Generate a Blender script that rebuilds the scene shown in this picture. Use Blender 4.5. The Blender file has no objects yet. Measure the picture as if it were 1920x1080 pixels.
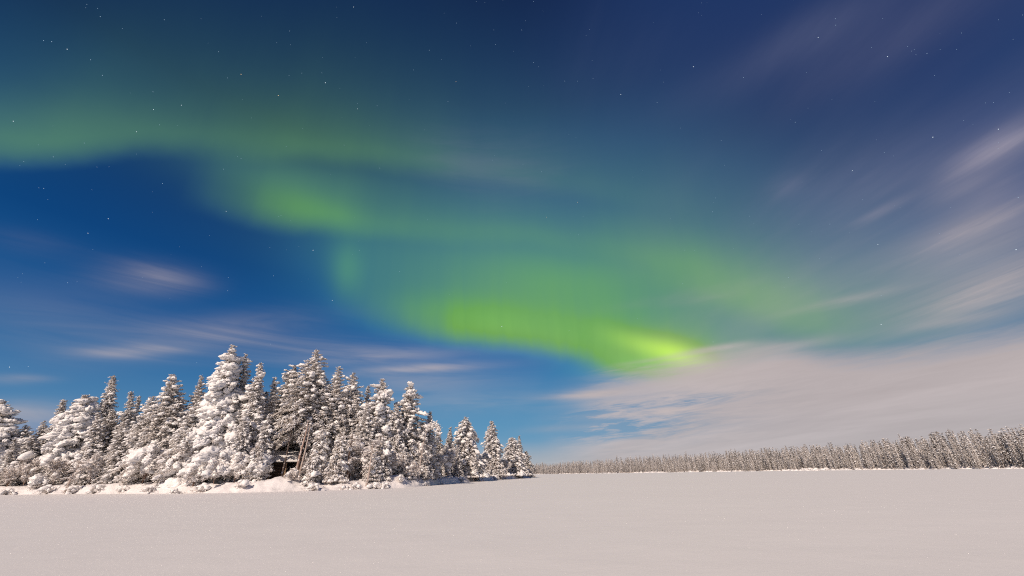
import bpy, math, random
import numpy as np
from mathutils import Matrix, Vector, noise as mnoise

scene = bpy.context.scene
COL = scene.collection
R = math.radians
PI = math.pi

# ------------------------------------------------------------------ camera
F_PX, CX, CY = 747.0, 960.0, 540.0          # 14 mm lens on a 36 mm sensor, photo is 1920 wide
CAM_H = 1.65
PITCH = math.atan(348.0 / F_PX)
ROLL = 0.0205
_F = np.array([0, math.cos(PITCH), math.sin(PITCH)])
_U0 = np.array([0, -math.sin(PITCH), math.cos(PITCH)])
_R0 = np.array([1.0, 0, 0])
_R = _R0 * math.cos(ROLL) - _U0 * math.sin(ROLL)
_U = _U0 * math.cos(ROLL) + _R0 * math.sin(ROLL)
cam_data = bpy.data.cameras.new("camera")
cam_data.sensor_width = 36.0
cam_data.lens = F_PX / 1920.0 * 36.0
cam_data.clip_start = 0.1
cam_data.clip_end = 20000
cam = bpy.data.objects.new("camera", cam_data)
COL.objects.link(cam)
M = Matrix((tuple(_R), tuple(_U), tuple(-_F))).transposed().to_4x4()
M.translation = Vector((0, 0, CAM_H))
cam.matrix_world = M
scene.camera = cam
scene.cycles.filter_width = 1.05
scene.cycles.use_denoising = False


def ray(px, py):
    """world direction seen at a point of the photograph (used to survey the place)"""
    d = _F * F_PX + _R * (px - CX) + _U * (CY - py)
    return d / np.linalg.norm(d)


def azel(px, py):
    d = ray(px, py)
    return math.degrees(math.atan2(d[0], d[1])), math.degrees(math.asin(d[2]))


def az_of(px):                                # azimuth at the horizon below a column of the photo
    return azel(px, 888 - 0.0205 * (px - 960))[0]


# ------------------------------------------------------------------ light
MOON_EL, MOON_AZ = R(35), R(-158)             # behind the camera and to its left
scene.view_settings.view_transform = 'Standard'
scene.view_settings.look = 'None'
scene.view_settings.exposure = 0.0
scene.view_settings.gamma = 1.0
scene.view_settings.use_curve_mapping = False
sun_data = bpy.data.lights.new("moon", 'SUN')
sun_data.energy = 4.05
sun_data.angle = R(0.5)
sun_data.color = (1.0, 0.83, 0.69)
sun = bpy.data.objects.new("moon", sun_data)
COL.objects.link(sun)
to_moon = Vector((math.sin(MOON_AZ) * math.cos(MOON_EL), math.cos(MOON_AZ) * math.cos(MOON_EL), math.sin(MOON_EL)))
sun.rotation_euler = to_moon.to_track_quat('Z', 'Y').to_euler()


def lin(c):
    out = []
    for v in c:
        v = v / 255.0
        out.append(v / 12.92 if v <= 0.04045 else ((v + 0.055) / 1.055) ** 2.4)
    return tuple(out)


# ------------------------------------------------------------------ node helper
class NT:
    def __init__(s, tree):
        s.t = tree
        s.n = tree.nodes
        s.l = tree.links

    def put(s, sock, v):
        if isinstance(v, bpy.types.NodeSocket):
            s.l.new(v, sock)
        else:
            sock.default_value = v

    def m(s, op, a, b=None, c=None, clamp=False):
        n = s.n.new('ShaderNodeMath'); n.operation = op; n.use_clamp = clamp
        s.put(n.inputs[0], a)
        if b is not None: s.put(n.inputs[1], b)
        if c is not None: s.put(n.inputs[2], c)
        return n.outputs[0]

    def vm(s, op, a, b=None, scale=None):
        n = s.n.new('ShaderNodeVectorMath'); n.operation = op
        s.put(n.inputs[0], a)
        if b is not None: s.put(n.inputs[1], b)
        if scale is not None: s.put(n.inputs[3], scale)
        return n.outputs['Value'] if op in ('DOT_PRODUCT', 'LENGTH') else n.outputs[0]

    def dot(s, a, v): return s.vm('DOT_PRODUCT', a, tuple(float(q) for q in v))

    def comb(s, x, y, z):
        n = s.n.new('ShaderNodeCombineXYZ')
        s.put(n.inputs[0], x); s.put(n.inputs[1], y); s.put(n.inputs[2], z)
        return n.outputs[0]

    def smooth(s, v, lo, hi, a=0.0, b=1.0, kind='SMOOTHSTEP'):
        n = s.n.new('ShaderNodeMapRange'); n.interpolation_type = kind
        s.put(n.inputs[0], v); s.put(n.inputs[1], lo); s.put(n.inputs[2], hi)
        s.put(n.inputs[3], a); s.put(n.inputs[4], b)
        return n.outputs[0]

    def noise(s, vec, scale, detail=3, rough=0.5, lac=2.0, dist=0.0):
        n = s.n.new('ShaderNodeTexNoise')
        s.put(n.inputs['Vector'], vec); n.inputs['Scale'].default_value = scale
        n.inputs['Detail'].default_value = detail; n.inputs['Roughness'].default_value = rough
        n.inputs['Lacunarity'].default_value = lac; n.inputs['Distortion'].default_value = dist
        return n.outputs[0], n.outputs[1]

    def mix(s, f, a, b, mode='MIX'):
        n = s.n.new('ShaderNodeMix'); n.data_type = 'RGBA'; n.blend_type = mode
        s.put(n.inputs['Factor'], f)
        ia = [i for i in n.inputs if i.identifier == 'A_Color'][0]
        ib = [i for i in n.inputs if i.identifier == 'B_Color'][0]
        for i, v in ((ia, a), (ib, b)):
            s.put(i, v if isinstance(v, bpy.types.NodeSocket) else tuple(v)[:3] + (1,))
        return [o for o in n.outputs if o.identifier == 'Result_Color'][0]

    def ramp(s, f, pts, interp='LINEAR'):
        n = s.n.new('ShaderNodeValToRGB'); n.color_ramp.interpolation = interp
        e = n.color_ramp.elements
        while len(e) > 1: e.remove(e[0])
        e[0].position = pts[0][0]; e[0].color = tuple(pts[0][1]) + (1,)
        for p, c in pts[1:]:
            k = e.new(p); k.color = tuple(c) + (1,)
        s.put(n.inputs[0], f)
        return n.outputs[0]

    def curve(s, x, pts):
        """smooth curve through pts (x and y both inside 0..1)"""
        n = s.n.new('ShaderNodeFloatCurve')
        c = n.mapping.curves[0]
        pts = sorted(pts)
        n.mapping.use_clip = False
        while len(c.points) > 2: c.points.remove(c.points[1])
        c.points[0].location = pts[0]; c.points[1].location = pts[-1]
        for p in pts[1:-1]: c.points.new(p[0], p[1])
        for p in c.points: p.handle_type = 'AUTO_CLAMPED'
        n.mapping.update()
        s.put(n.inputs['Value'], x)
        return n.outputs[0]


# ------------------------------------------------------------------ night sky with aurora and thin cloud
world = bpy.data.worlds.new("World")
scene.world = world
world.use_nodes = True
W = NT(world.node_tree)
W.n.clear()
w_out = W.n.new('ShaderNodeOutputWorld')
w_bg = W.n.new('ShaderNodeBackground')
W.l.new(w_bg.outputs[0], w_out.inputs[0])
tc = W.n.new('ShaderNodeTexCoord')
D = W.vm('NORMALIZE', tc.outputs['Generated'])
sx = W.n.new('ShaderNodeSeparateXYZ'); W.l.new(D, sx.inputs[0])
DX, DY, DZ = sx.outputs
deg = 180 / PI
AZ = W.m('MULTIPLY', W.m('ARCTAN2', DX, DY), deg)
EL = W.m('MULTIPLY', W.m('ARCSINE', DZ), deg)
wob, wobc = W.noise(D, 3.2, 5, 0.55)
AZw = W.m('ADD', AZ, W.m('MULTIPLY', W.m('SUBTRACT', wob, 0.5), 5.0))
wob2, _ = W.noise(W.vm('ADD', D, (3.1, 1.7, 0.4)), 4.0, 5, 0.55)
ELw = W.m('ADD', EL, W.m('MULTIPLY', W.m('SUBTRACT', wob2, 0.5), 3.0))
AZ0, AZ1 = -95.0, 95.0
AN = W.m('DIVIDE', W.m('SUBTRACT', AZw, AZ0), AZ1 - AZ0)
AN_S = W.m('DIVIDE', W.m('SUBTRACT', AZ, AZ0), AZ1 - AZ0)
FRONT = W.smooth(DY, -0.1, 0.15)

# clear moonlit sky: three gradients over elevation, blended by azimuth
ELN = W.m('DIVIDE', EL, 70.0)


def grad(cols):
    pts = []
    for x, y, c in cols:
        e = max(0.0, azel(x, y)[1] / 70.0)
        pts.append((min(e, 1.0), lin(c)))
    pts.sort()
    return W.ramp(ELN, pts, 'EASE' if False else 'LINEAR')


G_L = grad([(120, 0, (13, 36, 80)), (120, 200, (10, 46, 98)), (120, 400, (10, 64, 122)), (120, 560, (28, 88, 146)),
            (120, 680, (58, 114, 164)), (120, 760, (82, 132, 174)), (120, 830, (122, 144, 178)), (120, 900, (150, 158, 178))])
G_M = grad([(900, 0, (16, 36, 78)), (900, 200, (16, 46, 94)), (900, 400, (12, 66, 124)), (900, 560, (18, 82, 146)),
            (900, 680, (42, 108, 166)), (900, 760, (72, 138, 182)), (900, 830, (104, 154, 188)), (900, 882, (164, 178, 186))])
G_R = grad([(1800, 0, (26, 50, 98)), (1800, 200, (28, 58, 106)), (1800, 400, (44, 76, 126)), (1800, 560, (62, 96, 138)),
            (1800, 680, (90, 124, 160)), (1800, 780, (120, 144, 170)), (1800, 868, (160, 168, 178))])
base = W.mix(W.smooth(AZ, -40, 0), G_L, G_M)
base = W.mix(W.smooth(AZ, 2, 48), base, G_R)


def an(px, py): return (azel(px, py)[0] - AZ0) / (AZ1 - AZ0)


def band(edge, amp, soft, height, colour, rays=0.25, rayf=24.0):
    """one aurora curtain: sharp-ish lower border, long upward fade, brightness varying along it"""
    e = W.curve(AN, [(an(x, y), azel(x, y)[1] / 90.0) for x, y in edge])
    a = W.curve(AN_S, [(0.0, 0.0)] + [((azel(x, y)[0] - AZ0) / (AZ1 - AZ0), v) for x, y, v in amp] + [(1.0, amp[-1][2])])
    t = W.m('SUBTRACT', ELw, W.m('MULTIPLY', e, 90.0))
    up = W.smooth(t, -soft, soft)
    fall = W.m('EXPONENT', W.m('DIVIDE', W.m('MULTIPLY', W.m('MAXIMUM', t, 0.0), -1.0), height))
    v = W.m('MULTIPLY', W.m('MULTIPLY', up, fall), W.m('MAXIMUM', a, 0.0))
    rn, _ = W.noise(W.comb(W.m('MULTIPLY', AZw, 0.01 * rayf), W.m('MULTIPLY', EL, 0.012), height * 1.3), 1.0, 4, 0.55)
    v = W.m('MULTIPLY', v, W.smooth(rn, 0.25, 0.75, 1 - rays, 1 + rays, 'LINEAR'))
    return W.vm('SCALE', lin(colour), scale=v)


def blob(px, py, rx, ry, ang=0.0):
    """soft elliptical patch fixed in the sky (centre and axes are world directions)"""
    c = ray(px, py)
    ca, sa = math.cos(R(ang)), math.sin(R(ang))
    p1 = ray(px + rx * ca, py - rx * sa) - c
    p2 = ray(px + ry * sa, py + ry * ca) - c
    p1 -= c * np.dot(p1, c); p2 -= c * np.dot(p2, c)
    s1, s2 = np.linalg.norm(p1), np.linalg.norm(p2)
    e1 = p1 / s1
    e2 = p2 - e1 * np.dot(p2, e1); e2 /= np.linalg.norm(e2)
    d = W.vm('SUBTRACT', D, tuple(float(q) for q in c))
    a = W.dot(d, e1 / s1); b = W.dot(d, e2 / s2)
    r2 = W.m('ADD', W.m('MULTIPLY', a, a), W.m('MULTIPLY', b, b))
    return W.m('MULTIPLY', W.m('EXPONENT', W.m('MULTIPLY', r2, -1.0)), FRONT)


def addc(a, b): return W.vm('ADD', a, b)


def glow(px, py, rx, ry, ang, colour, k):
    return W.vm('SCALE', lin(colour), scale=W.m('MULTIPLY', blob(px, py, rx, ry, ang), k))


aur = band([(-400, 330), (0, 292), (150, 277), (300, 270), (450, 282), (650, 298), (850, 322), (1050, 350), (1300, 400), (1600, 470)],
           [(-300, 300, .85), (0, 280, .98), (200, 270, .86), (350, 270, .78), (500, 280, .78), (700, 290, .70), (900, 310, .46), (1050, 330, .30), (1250, 370, .10), (1450, 400, 0), (1900, 400, 0)],
           2.0, 6.4, (76, 116, 66), 0.10, 18)
aur = addc(aur, band([(200, 330), (360, 372), (450, 400), (520, 420), (620, 428), (750, 436), (900, 448), (1100, 470), (1300, 500)],
                     [(300, 380, 0), (350, 370, .08), (400, 380, .32), (470, 390, .52), (550, 400, .88), (620, 410, .84), (700, 420, .56), (800, 430, .48), (950, 440, .44), (1100, 450, .32), (1250, 450, .20), (1400, 450, .05), (1500, 450, 0), (1800, 450, 0)],
                     2.0, 6.0, (80, 124, 62), 0.10, 26))
aur = addc(aur, band([(600, 600), (700, 618), (780, 630), (860, 640), (980, 650), (1080, 664), (1150, 686), (1250, 708), (1320, 708), (1450, 700)],
                     [(600, 600, 0), (700, 610, .08), (760, 620, .30), (830, 620, .52), (880, 625, .74), (960, 630, .70), (1050, 640, .62), (1120, 650, .66), (1200, 660, .80), (1290, 660, .74), (1340, 660, .40), (1420, 660, .1), (1500, 660, 0), (1800, 600, 0)],
                     2.1, 4.4, (112, 162, 24), 0.13, 60))
aur = addc(aur, band([(600, 560), (740, 612), (900, 640), (1080, 662), (1300, 690), (1500, 660), (1700, 640), (1900, 600)],
                     [(560, 560, 0), (640, 560, .14), (740, 560, .46), (900, 580, .60), (1100, 600, .64), (1300, 600, .56), (1500, 600, .40), (1700, 590, .26), (1900, 560, .14), (2100, 500, 0)],
                     3.0, 9.0, (88, 134, 70), 0.12, 46))
aur = addc(aur, band([(1000, 500), (1150, 505), (1250, 525), (1350, 560), (1450, 592), (1550, 618), (1650, 632), (1800, 632)],
                     [(1020, 480, 0), (1150, 490, .22), (1280, 510, .50), (1380, 540, .66), (1480, 570, .66), (1560, 590, .46), (1650, 600, .24), (1800, 600, .08), (1900, 600, 0)],
                     4.0, 6.6, (96, 138, 82), 0.12, 30))
for g in [(650, 505, 30, 50, 0, (76, 130, 80), .45), (640, 470, 90, 90, 0, (44, 90, 84), .30),
          (575, 388, 90, 30, -14, (92, 150, 50), .30), (1245, 660, 95, 20, -18, (195, 222, 0), .42), (1278, 664, 56, 24, -24, (205, 222, 0), .30),
          (1180, 640, 190, 42, -14, (100, 160, 40), .26), (1190, 692, 110, 22, 0, (90, 170, 80), .30), (900, 590, 140, 36, -8, (100, 170, 50), .28),
          (1120, 570, 280, 90, -14, (76, 130, 72), .32), (560, 335, 170, 46, -6, (60, 100, 84), .30), (820, 470, 260, 80, -6, (60, 104, 84), .30), (1010, 530, 240, 60, -6, (90, 140, 60), .30), (1330, 510, 190, 56, -24, (94, 142, 78), .26), (1130, 525, 250, 60, -14, (80, 138, 70), .20), (470, 318, 150, 36, -14, (66, 108, 78), .26), (700, 500, 120, 110, 0, (52, 100, 76), .22),
          (200, 130, 560, 170, 0, (10, 52, 56), .30), (1050, 420, 460, 150, -8, (64, 94, 84), .42),
          (1600, 560, 330, 110, -4, (76, 106, 96), .34), (60, 240, 240, 50, 4, (84, 120, 70), .15),
          (1330, 360, 340, 120, -20, (54, 84, 84), .30)]:
    aur = addc(aur, glow(*g))
aur = W.vm('SCALE', aur, scale=FRONT)
# the aurora replaces some blue: screen-like blend
sepa = W.n.new('ShaderNodeSeparateXYZ'); W.l.new(aur, sepa.inputs[0])
AG = sepa.outputs[1]
AG2 = W.m('MAXIMUM', W.m('SUBTRACT', AG, .05), 0.0)
supp = W.comb(W.m('SUBTRACT', 1.0, W.m('MULTIPLY', AG, .5)), W.m('MAXIMUM', W.m('SUBTRACT', 1.0, W.m('MULTIPLY', AG2, 2.0)), .3),
              W.m('MAXIMUM', W.m('SUBTRACT', 1.0, W.m('MULTIPLY', AG2, 2.9)), .14))
sky = addc(W.vm('MULTIPLY', base, supp), aur)

# thin cloud: noise stretched along the wind on a flat layer high above
wa = R(az_of(880))
zz = W.m('ADD', W.m('MAXIMUM', DZ, 0.0), 0.07)
pu = W.m('DIVIDE', W.dot(D, (math.sin(wa), math.cos(wa), 0)), zz)      # along the wind
pv = W.m('DIVIDE', W.dot(D, (math.cos(wa), -math.sin(wa), 0)), zz)     # across it
st1, _ = W.noise(W.comb(W.m('MULTIPLY', pu, 0.33), W.m('MULTIPLY', pv, 1.6), 2.3), 1.0, 6, 0.56, 2.1, 0.5)
st2, _ = W.noise(W.comb(W.m('MULTIPLY', pu, 0.9), W.m('MULTIPLY', pv, 5.5), 7.7), 1.0, 6, 0.6, 2.1, 0.35)
st3, _ = W.noise(W.comb(W.m('MULTIPLY', pu, 0.14), W.m('MULTIPLY', pv, 0.6), 12.1), 1.0, 4, 0.5, 2.1, 0.3)
hz, _ = W.noise(W.comb(W.m('MULTIPLY', AZ, 0.045), W.m('MULTIPLY', EL, 0.42), 4.4), 1.0, 6, 0.58, 2.0, 0.6)   # level layers near the horizon

# cloud bank low on the right: top border as a curve, ragged by the noises
bk = W.curve(AN_S, [(an(x, y), azel(x, y)[1] / 90.0) for x, y in
                    [(700, 905), (900, 840), (1000, 800), (1060, 752), (1120, 716), (1220, 690), (1330, 662), (1440, 648), (1560, 658), (1660, 652), (1780, 634), (1920, 606), (2300, 560)]])
tb = W.m('SUBTRACT', EL, W.m('MULTIPLY', bk, 90.0))
hz2, _ = W.noise(W.comb(W.m('MULTIPLY', AZ, 0.16), W.m('MULTIPLY', W.m('SUBTRACT', EL, W.m('MULTIPLY', AZ, 0.08)), 1.5), 9.4), 1.0, 7, 0.62, 2.1, 0.9)
tb = W.m('ADD', tb, W.m('MULTIPLY', W.m('SUBTRACT', hz2, 0.5), W.smooth(AZ, 14, 34, 4.5, 1.6)))
tb = W.m('ADD', tb, W.m('MULTIPLY', W.m('SUBTRACT', hz, 0.5), W.smooth(AZ, 14, 34, 9.0, 2.4)))
bank = W.smooth(tb, W.smooth(AZ, 14, 34, -4.2, -2.6), W.smooth(AZ, 14, 34, 1.6, 1.0), 1.0, 0.0)
bank = W.m('MULTIPLY', bank, W.smooth(AZ, 2, 14))
# blue gap with streaks under the tip of the bank
gap = W.m('ADD', W.m('MULTIPLY', blob(1120, 790, 165, 40, 3), 1.6), W.m('MULTIPLY', blob(1270, 756, 110, 14, 6), 0.75))
gap = W.m('MULTIPLY', gap, W.smooth(W.m('ADD', W.m('MULTIPLY', hz, .5), W.m('MULTIPLY', hz2, .5)), 0.40, 0.60, 1.1, 0.15))
bank = W.m('MULTIPLY', bank, W.m('SUBTRACT', 1.0, W.m('MINIMUM', gap, 0.95)))
bank = W.m('MULTIPLY', bank, 0.96)


def mx(a, b): return W.m('SUBTRACT', 1.0, W.m('MULTIPLY', W.m('SUBTRACT', 1.0, a), W.m('SUBTRACT', 1.0, b)))


def patch(lst):
    tot = None
    for px, py, rx, ry, ang, k in lst:
        v = W.m('MULTIPLY', blob(px, py, rx, ry, ang), k)
        tot = v if tot is None else W.m('ADD', tot, v)
    return tot


s1 = W.smooth(st1, 0.36, 0.70); s2 = W.smooth(st2, 0.34, 0.72); s3 = W.smooth(st3, 0.32, 0.68)
hs = W.smooth(hz, 0.34, 0.68)
cir_hi = patch([(1880, 275, 120, 30, 28, .95), (1790, 430, 120, 22, 22, .55), (1850, 360, 110, 46, 26, .50), (1640, 400, 60, 9, 27, .30), (1810, 350, 60, 12, 28, .35), (1700, 480, 260, 60, 22, .25),
                (1700, 60, 330, 50, 30, .26), (1420, 120, 300, 44, 26, .24), (1180, 90, 200, 100, 10, .15), (1600, 330, 240, 60, 24, .35),
                (1820, 560, 260, 70, 20, .35), (1860, 480, 200, 90, 22, .40), (1480, 350, 40, 22, 20, .25), (1550, 40, 160, 40, 30, .25)])
cir_hi = W.m('MULTIPLY', cir_hi, W.m('ADD', W.m('MULTIPLY', W.m('MULTIPLY', s1, W.m('ADD', W.m('MULTIPLY', s2, 0.7), 0.5)), 0.9), 0.35))
cir_lo = patch([(1335, 655, 80, 7, 9, .6), (1235, 694, 110, 5, 6, .4), (1215, 676, 70, 4, 8, .3), (285, 522, 85, 26, -6, .34), (255, 658, 80, 11, 1, .50), (400, 625, 180, 30, 8, .20), (120, 600, 200, 60, -10, .09), (600, 655, 220, 26, -3, .20),
                (800, 690, 110, 8, 3, .42), (770, 715, 160, 24, 2, .26), (700, 668, 160, 12, 2, .2), (40, 776, 110, 22, 0, .55), (30, 712, 60, 9, 0, .30),
                (50, 460, 90, 26, -8, .05), (860, 760, 200, 26, 2, .22), (1055, 803, 70, 8, 4, .45), (1160, 775, 110, 10, 6, .30), (1110, 740, 70, 7, 5, .65),
                (1190, 728, 130, 16, 6, .7), (1270, 770, 110, 7, 5, .75), (1190, 752, 90, 6, 4, .45), (1430, 655, 110, 10, 9, .6), (1400, 690, 160, 26, 4, .5), (1320, 560, 70, 8, 8, .12),
                (1300, 550, 130, 10, 10, .1), (1580, 565, 110, 9, 12, .30), (1800, 600, 90, 8, 10, .32), (870, 300, 90, 50, -10, .18), (980, 320, 90, 60, 0, .14)])
cir_lo = W.m('MULTIPLY', cir_lo, W.m('ADD', W.m('MULTIPLY', hs, 0.7), 0.45))
veil = W.m('MULTIPLY', W.m('MULTIPLY', s3, W.m('MULTIPLY', W.smooth(AZ, -20, 40), W.smooth(EL, 30, 60, 1.0, .35))), 0.18)
alpha = mx(mx(bank, W.m('MINIMUM', cir_lo, 0.9)), mx(W.m('MINIMUM', cir_hi, 0.9), veil))
# lower haze right at the horizon
alpha = mx(alpha, W.smooth(EL, 0.0, 5.0, 0.5, 0.0))
ccol = W.ramp(ELN, [(0.0, lin((186, 180, 182))), (0.10, lin((189, 178, 178))), (0.26, lin((192, 179, 178))), (0.42, lin((142, 140, 164))), (0.8, lin((86, 98, 132)))])
cmot = W.m('ADD', W.m('ADD', W.m('MULTIPLY', hz, 0.16), W.m('MULTIPLY', hz2, 0.16)), 0.84)
cmot = W.m('MULTIPLY', cmot, W.smooth(s3, 0.0, 1.0, 0.96, 1.04))
ccol = W.vm('SCALE', ccol, scale=cmot)
sky = W.mix(alpha, sky, ccol)
# away from the camera's side of the sky: plain deep blue
below = W.smooth(EL, -2.0, 0.0)
sky = W.mix(below, lin((120, 118, 124)), sky)
W.l.new(sky, w_bg.inputs[0])
w_bg.inputs[1].default_value = 1.0


# ------------------------------------------------------------------ materials
def material(name):
    m = bpy.data.materials.new(name); m.use_nodes = True
    t = NT(m.node_tree)
    b = m.node_tree.nodes['Principled BSDF']
    return m, t, b


def bump(t, b, h, dist, strength=1.0):
    n = t.n.new('ShaderNodeBump'); n.inputs['Strength'].default_value = strength
    n.inputs['Distance'].default_value = dist
    t.l.new(h, n.inputs['Height']); t.l.new(n.outputs[0], b.inputs['Normal'])


def snow_material(name, colour, bscale, bdist, rough=0.75):
    m, t, b = material(name)
    g = t.n.new('ShaderNodeNewGeometry')
    P = g.outputs['Position']
    n1, _ = t.noise(P, bscale, 5, 0.6)
    n2, _ = t.noise(P, 0.12, 3, 0.5)
    c = t.mix(t.smooth(n2, 0.3, 0.7), colour, tuple(v * k for v, k in zip(colour, (0.965, 0.97, 0.985))))
    t.l.new(c, b.inputs['Base Color'])
    b.inputs['Roughness'].default_value = rough
    b.inputs['Specular IOR Level'].default_value = 0.25
    bump(t, b, n1, bdist)
    return m


M_SNOW = snow_material('snow', (0.88, 0.86, 0.845), 7.0, 0.05)
M_DRIFT = snow_material('drifted_snow', (0.82, 0.79, 0.78), 1.1, 0.16)


def lake_material():
    m, t, b = material('lake_snow')
    g = t.n.new('ShaderNodeNewGeometry'); P = g.outputs['Position']
    big, _ = t.noise(t.vm('MULTIPLY', P, (0.02, 0.06, 1)), 1.0, 4, 0.55)
    mid, _ = t.noise(t.vm('MULTIPLY', P, (0.5, 0.6, 1)), 1.0, 4, 0.5)
    fine, _ = t.noise(P, 14.0, 5, 0.65)
    grain, _ = t.noise(P, 90.0, 3, 0.6)
    c = t.mix(t.smooth(big, 0.3, 0.7), (0.85, 0.825, 0.815), (0.865, 0.845, 0.835))
    c = t.mix(t.smooth(mid, 0.35, 0.65, 0.0, 0.18), c, (0.79, 0.765, 0.755))
    c = t.mix(t.smooth(grain, 0.3, 0.75, 0.0, 0.35), c, (0.70, 0.68, 0.68))
    t.l.new(c, b.inputs['Base Color'])
    b.inputs['Roughness'].default_value = 0.7
    b.inputs['Specular IOR Level'].default_value = 0.2
    h = t.m('ADD', t.m('MULTIPLY', mid, 0.035), t.m('ADD', t.m('MULTIPLY', fine, 0.006), t.m('MULTIPLY', grain, 0.0012)))
    bump(t, b, h, 1.0, 0.8)
    return m


M_LAKE = lake_material()


def needle_material(name, c1, c2, frost):
    m, t, b = material(name)
    g = t.n.new('ShaderNodeNewGeometry')
    P = g.outputs['Position']
    n1, _ = t.noise(P, 1.3, 3, 0.5)
    c = t.mix(t.smooth(n1, 0.3, 0.7), c1, c2)
    fn, _ = t.noise(P, 4.5, 3, 0.6)                      # rime lies in patches on the twigs
    c = t.mix(t.m('MULTIPLY', t.smooth(fn, 0.62 - frost * 0.35, 0.75 - frost * 0.3), 0.9), c, (0.82, 0.77, 0.73))
    t.l.new(c, b.inputs['Base Color'])
    b.inputs['Roughness'].default_value = 0.85
    b.inputs['Specular IOR Level'].default_value = 0.15
    return m


M_NEEDLE = needle_material('frosted_needles', (0.095, 0.068, 0.038), (0.22, 0.15, 0.095), 0.74)
M_NEEDLE_B = needle_material('dark_needles', (0.075, 0.058, 0.030), (0.17, 0.115, 0.068), 0.6)
M_TWIG = needle_material('rimed_twigs', (0.22, 0.14, 0.10), (0.34, 0.24, 0.19), 0.82)


def bark_material(name, c1, c2, sc=9.0):
    m, t, b = material(name)
    g = t.n.new('ShaderNodeNewGeometry'); P = g.outputs['Position']
    n1, _ = t.noise(t.vm('MULTIPLY', P, (1, 1, 0.25)), sc, 5, 0.65)
    n2, _ = t.noise(P, 1.8, 3, 0.6)
    c = t.mix(t.smooth(n1, 0.35, 0.65), c1, c2)
    c = t.mix(t.m('MULTIPLY', t.smooth(n2, 0.56, 0.66), 0.8), c, (0.72, 0.69, 0.68))     # snow stuck to the bark
    t.l.new(c, b.inputs['Base Color']); b.inputs['Roughness'].default_value = 0.9
    bump(t, b, n1, 0.03)
    return m


M_BARK = bark_material('pine_bark', (0.11, 0.065, 0.045), (0.26, 0.165, 0.12))
M_PALE = bark_material('pale_bark', (0.34, 0.27, 0.23), (0.52, 0.44, 0.40))
M_REDBARK = bark_material('reddish_bark', (0.26, 0.17, 0.13), (0.44, 0.32, 0.27))
M_DARKBARK = bark_material('dark_bark', (0.06, 0.042, 0.034), (0.12, 0.085, 0.07))


def wood_material(name, c1, c2):
    m, t, b = material(name)
    g = t.n.new('ShaderNodeNewGeometry'); P = g.outputs['Position']
    n1, _ = t.noise(t.vm('MULTIPLY', P, (1.2, 1.2, 14)), 1.6, 4, 0.6)
    t.l.new(t.mix(t.smooth(n1, 0.3, 0.7), c1, c2), b.inputs['Base Color'])
    b.inputs['Roughness'].default_value = 0.8
    bump(t, b, n1, 0.02)
    return m


M_LOG = wood_material('tarred_log', (0.035, 0.022, 0.016), (0.085, 0.050, 0.034))
M_LOGEND = wood_material('log_end', (0.30, 0.20, 0.12), (0.46, 0.33, 0.22))
M_ROOF = wood_material('roof_board', (0.06, 0.05, 0.045), (0.11, 0.09, 0.08))


def star_material(name, c, k):
    m = bpy.data.materials.new(name); m.use_nodes = True
    t = m.node_tree; t.nodes.clear()
    o = t.nodes.new('ShaderNodeOutputMaterial'); e = t.nodes.new('ShaderNodeEmission')
    e.inputs[0].default_value = tuple(c) + (1,); e.inputs[1].default_value = k
    t.links.new(e.outputs[0], o.inputs[0])
    return m


# ------------------------------------------------------------------ mesh tools
def ico(sub):
    t = (1 + 5 ** .5) / 2
    v = [(-1, t, 0), (1, t, 0), (-1, -t, 0), (1, -t, 0), (0, -1, t), (0, 1, t), (0, -1, -t), (0, 1, -t), (t, 0, -1), (t, 0, 1), (-t, 0, -1), (-t, 0, 1)]
    f = [(0, 11, 5), (0, 5, 1), (0, 1, 7), (0, 7, 10), (0, 10, 11), (1, 5, 9), (5, 11, 4), (11, 10, 2), (10, 7, 6), (7, 1, 8),
         (3, 9, 4), (3, 4, 2), (3, 2, 6), (3, 6, 8), (3, 8, 9), (4, 9, 5), (2, 4, 11), (6, 2, 10), (8, 6, 7), (9, 8, 1)]
    v = [np.array(q) / np.linalg.norm(q) for q in v]
    for _ in range(sub):
        cache, nf = {}, []

        def mid(a, b):
            k = (min(a, b), max(a, b))
            if k not in cache:
                q = v[a] + v[b]; v.append(q / np.linalg.norm(q)); cache[k] = len(v) - 1
            return cache[k]
        for a, b, c in f:
            ab, bc, ca = mid(a, b), mid(b, c), mid(c, a)
            nf += [(a, ab, ca), (b, bc, ab), (c, ca, bc), (ab, bc, ca)]
        f = nf
    return np.array(v), np.array(f)


def lumpy(sub, seed, amp, freq):
    v, f = ico(sub)
    out = []
    for q in v:
        n = mnoise.noise(Vector(q * freq) + Vector((seed * 7.3, seed * 3.1, 0)))
        out.append(q * (1 + amp * n))
    v = np.array(out)
    v[:, 2] = np.where(v[:, 2] < 0, v[:, 2] * 0.75, v[:, 2])
    return v, f


BIG = [lumpy(2, s, 0.75, 2.3) for s in range(6)]
MID = [lumpy(1, s + 20, 0.6, 1.4) for s in range(5)]
SML = [lumpy(0, s + 40, 0.7, 1.2) for s in range(4)]


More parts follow.
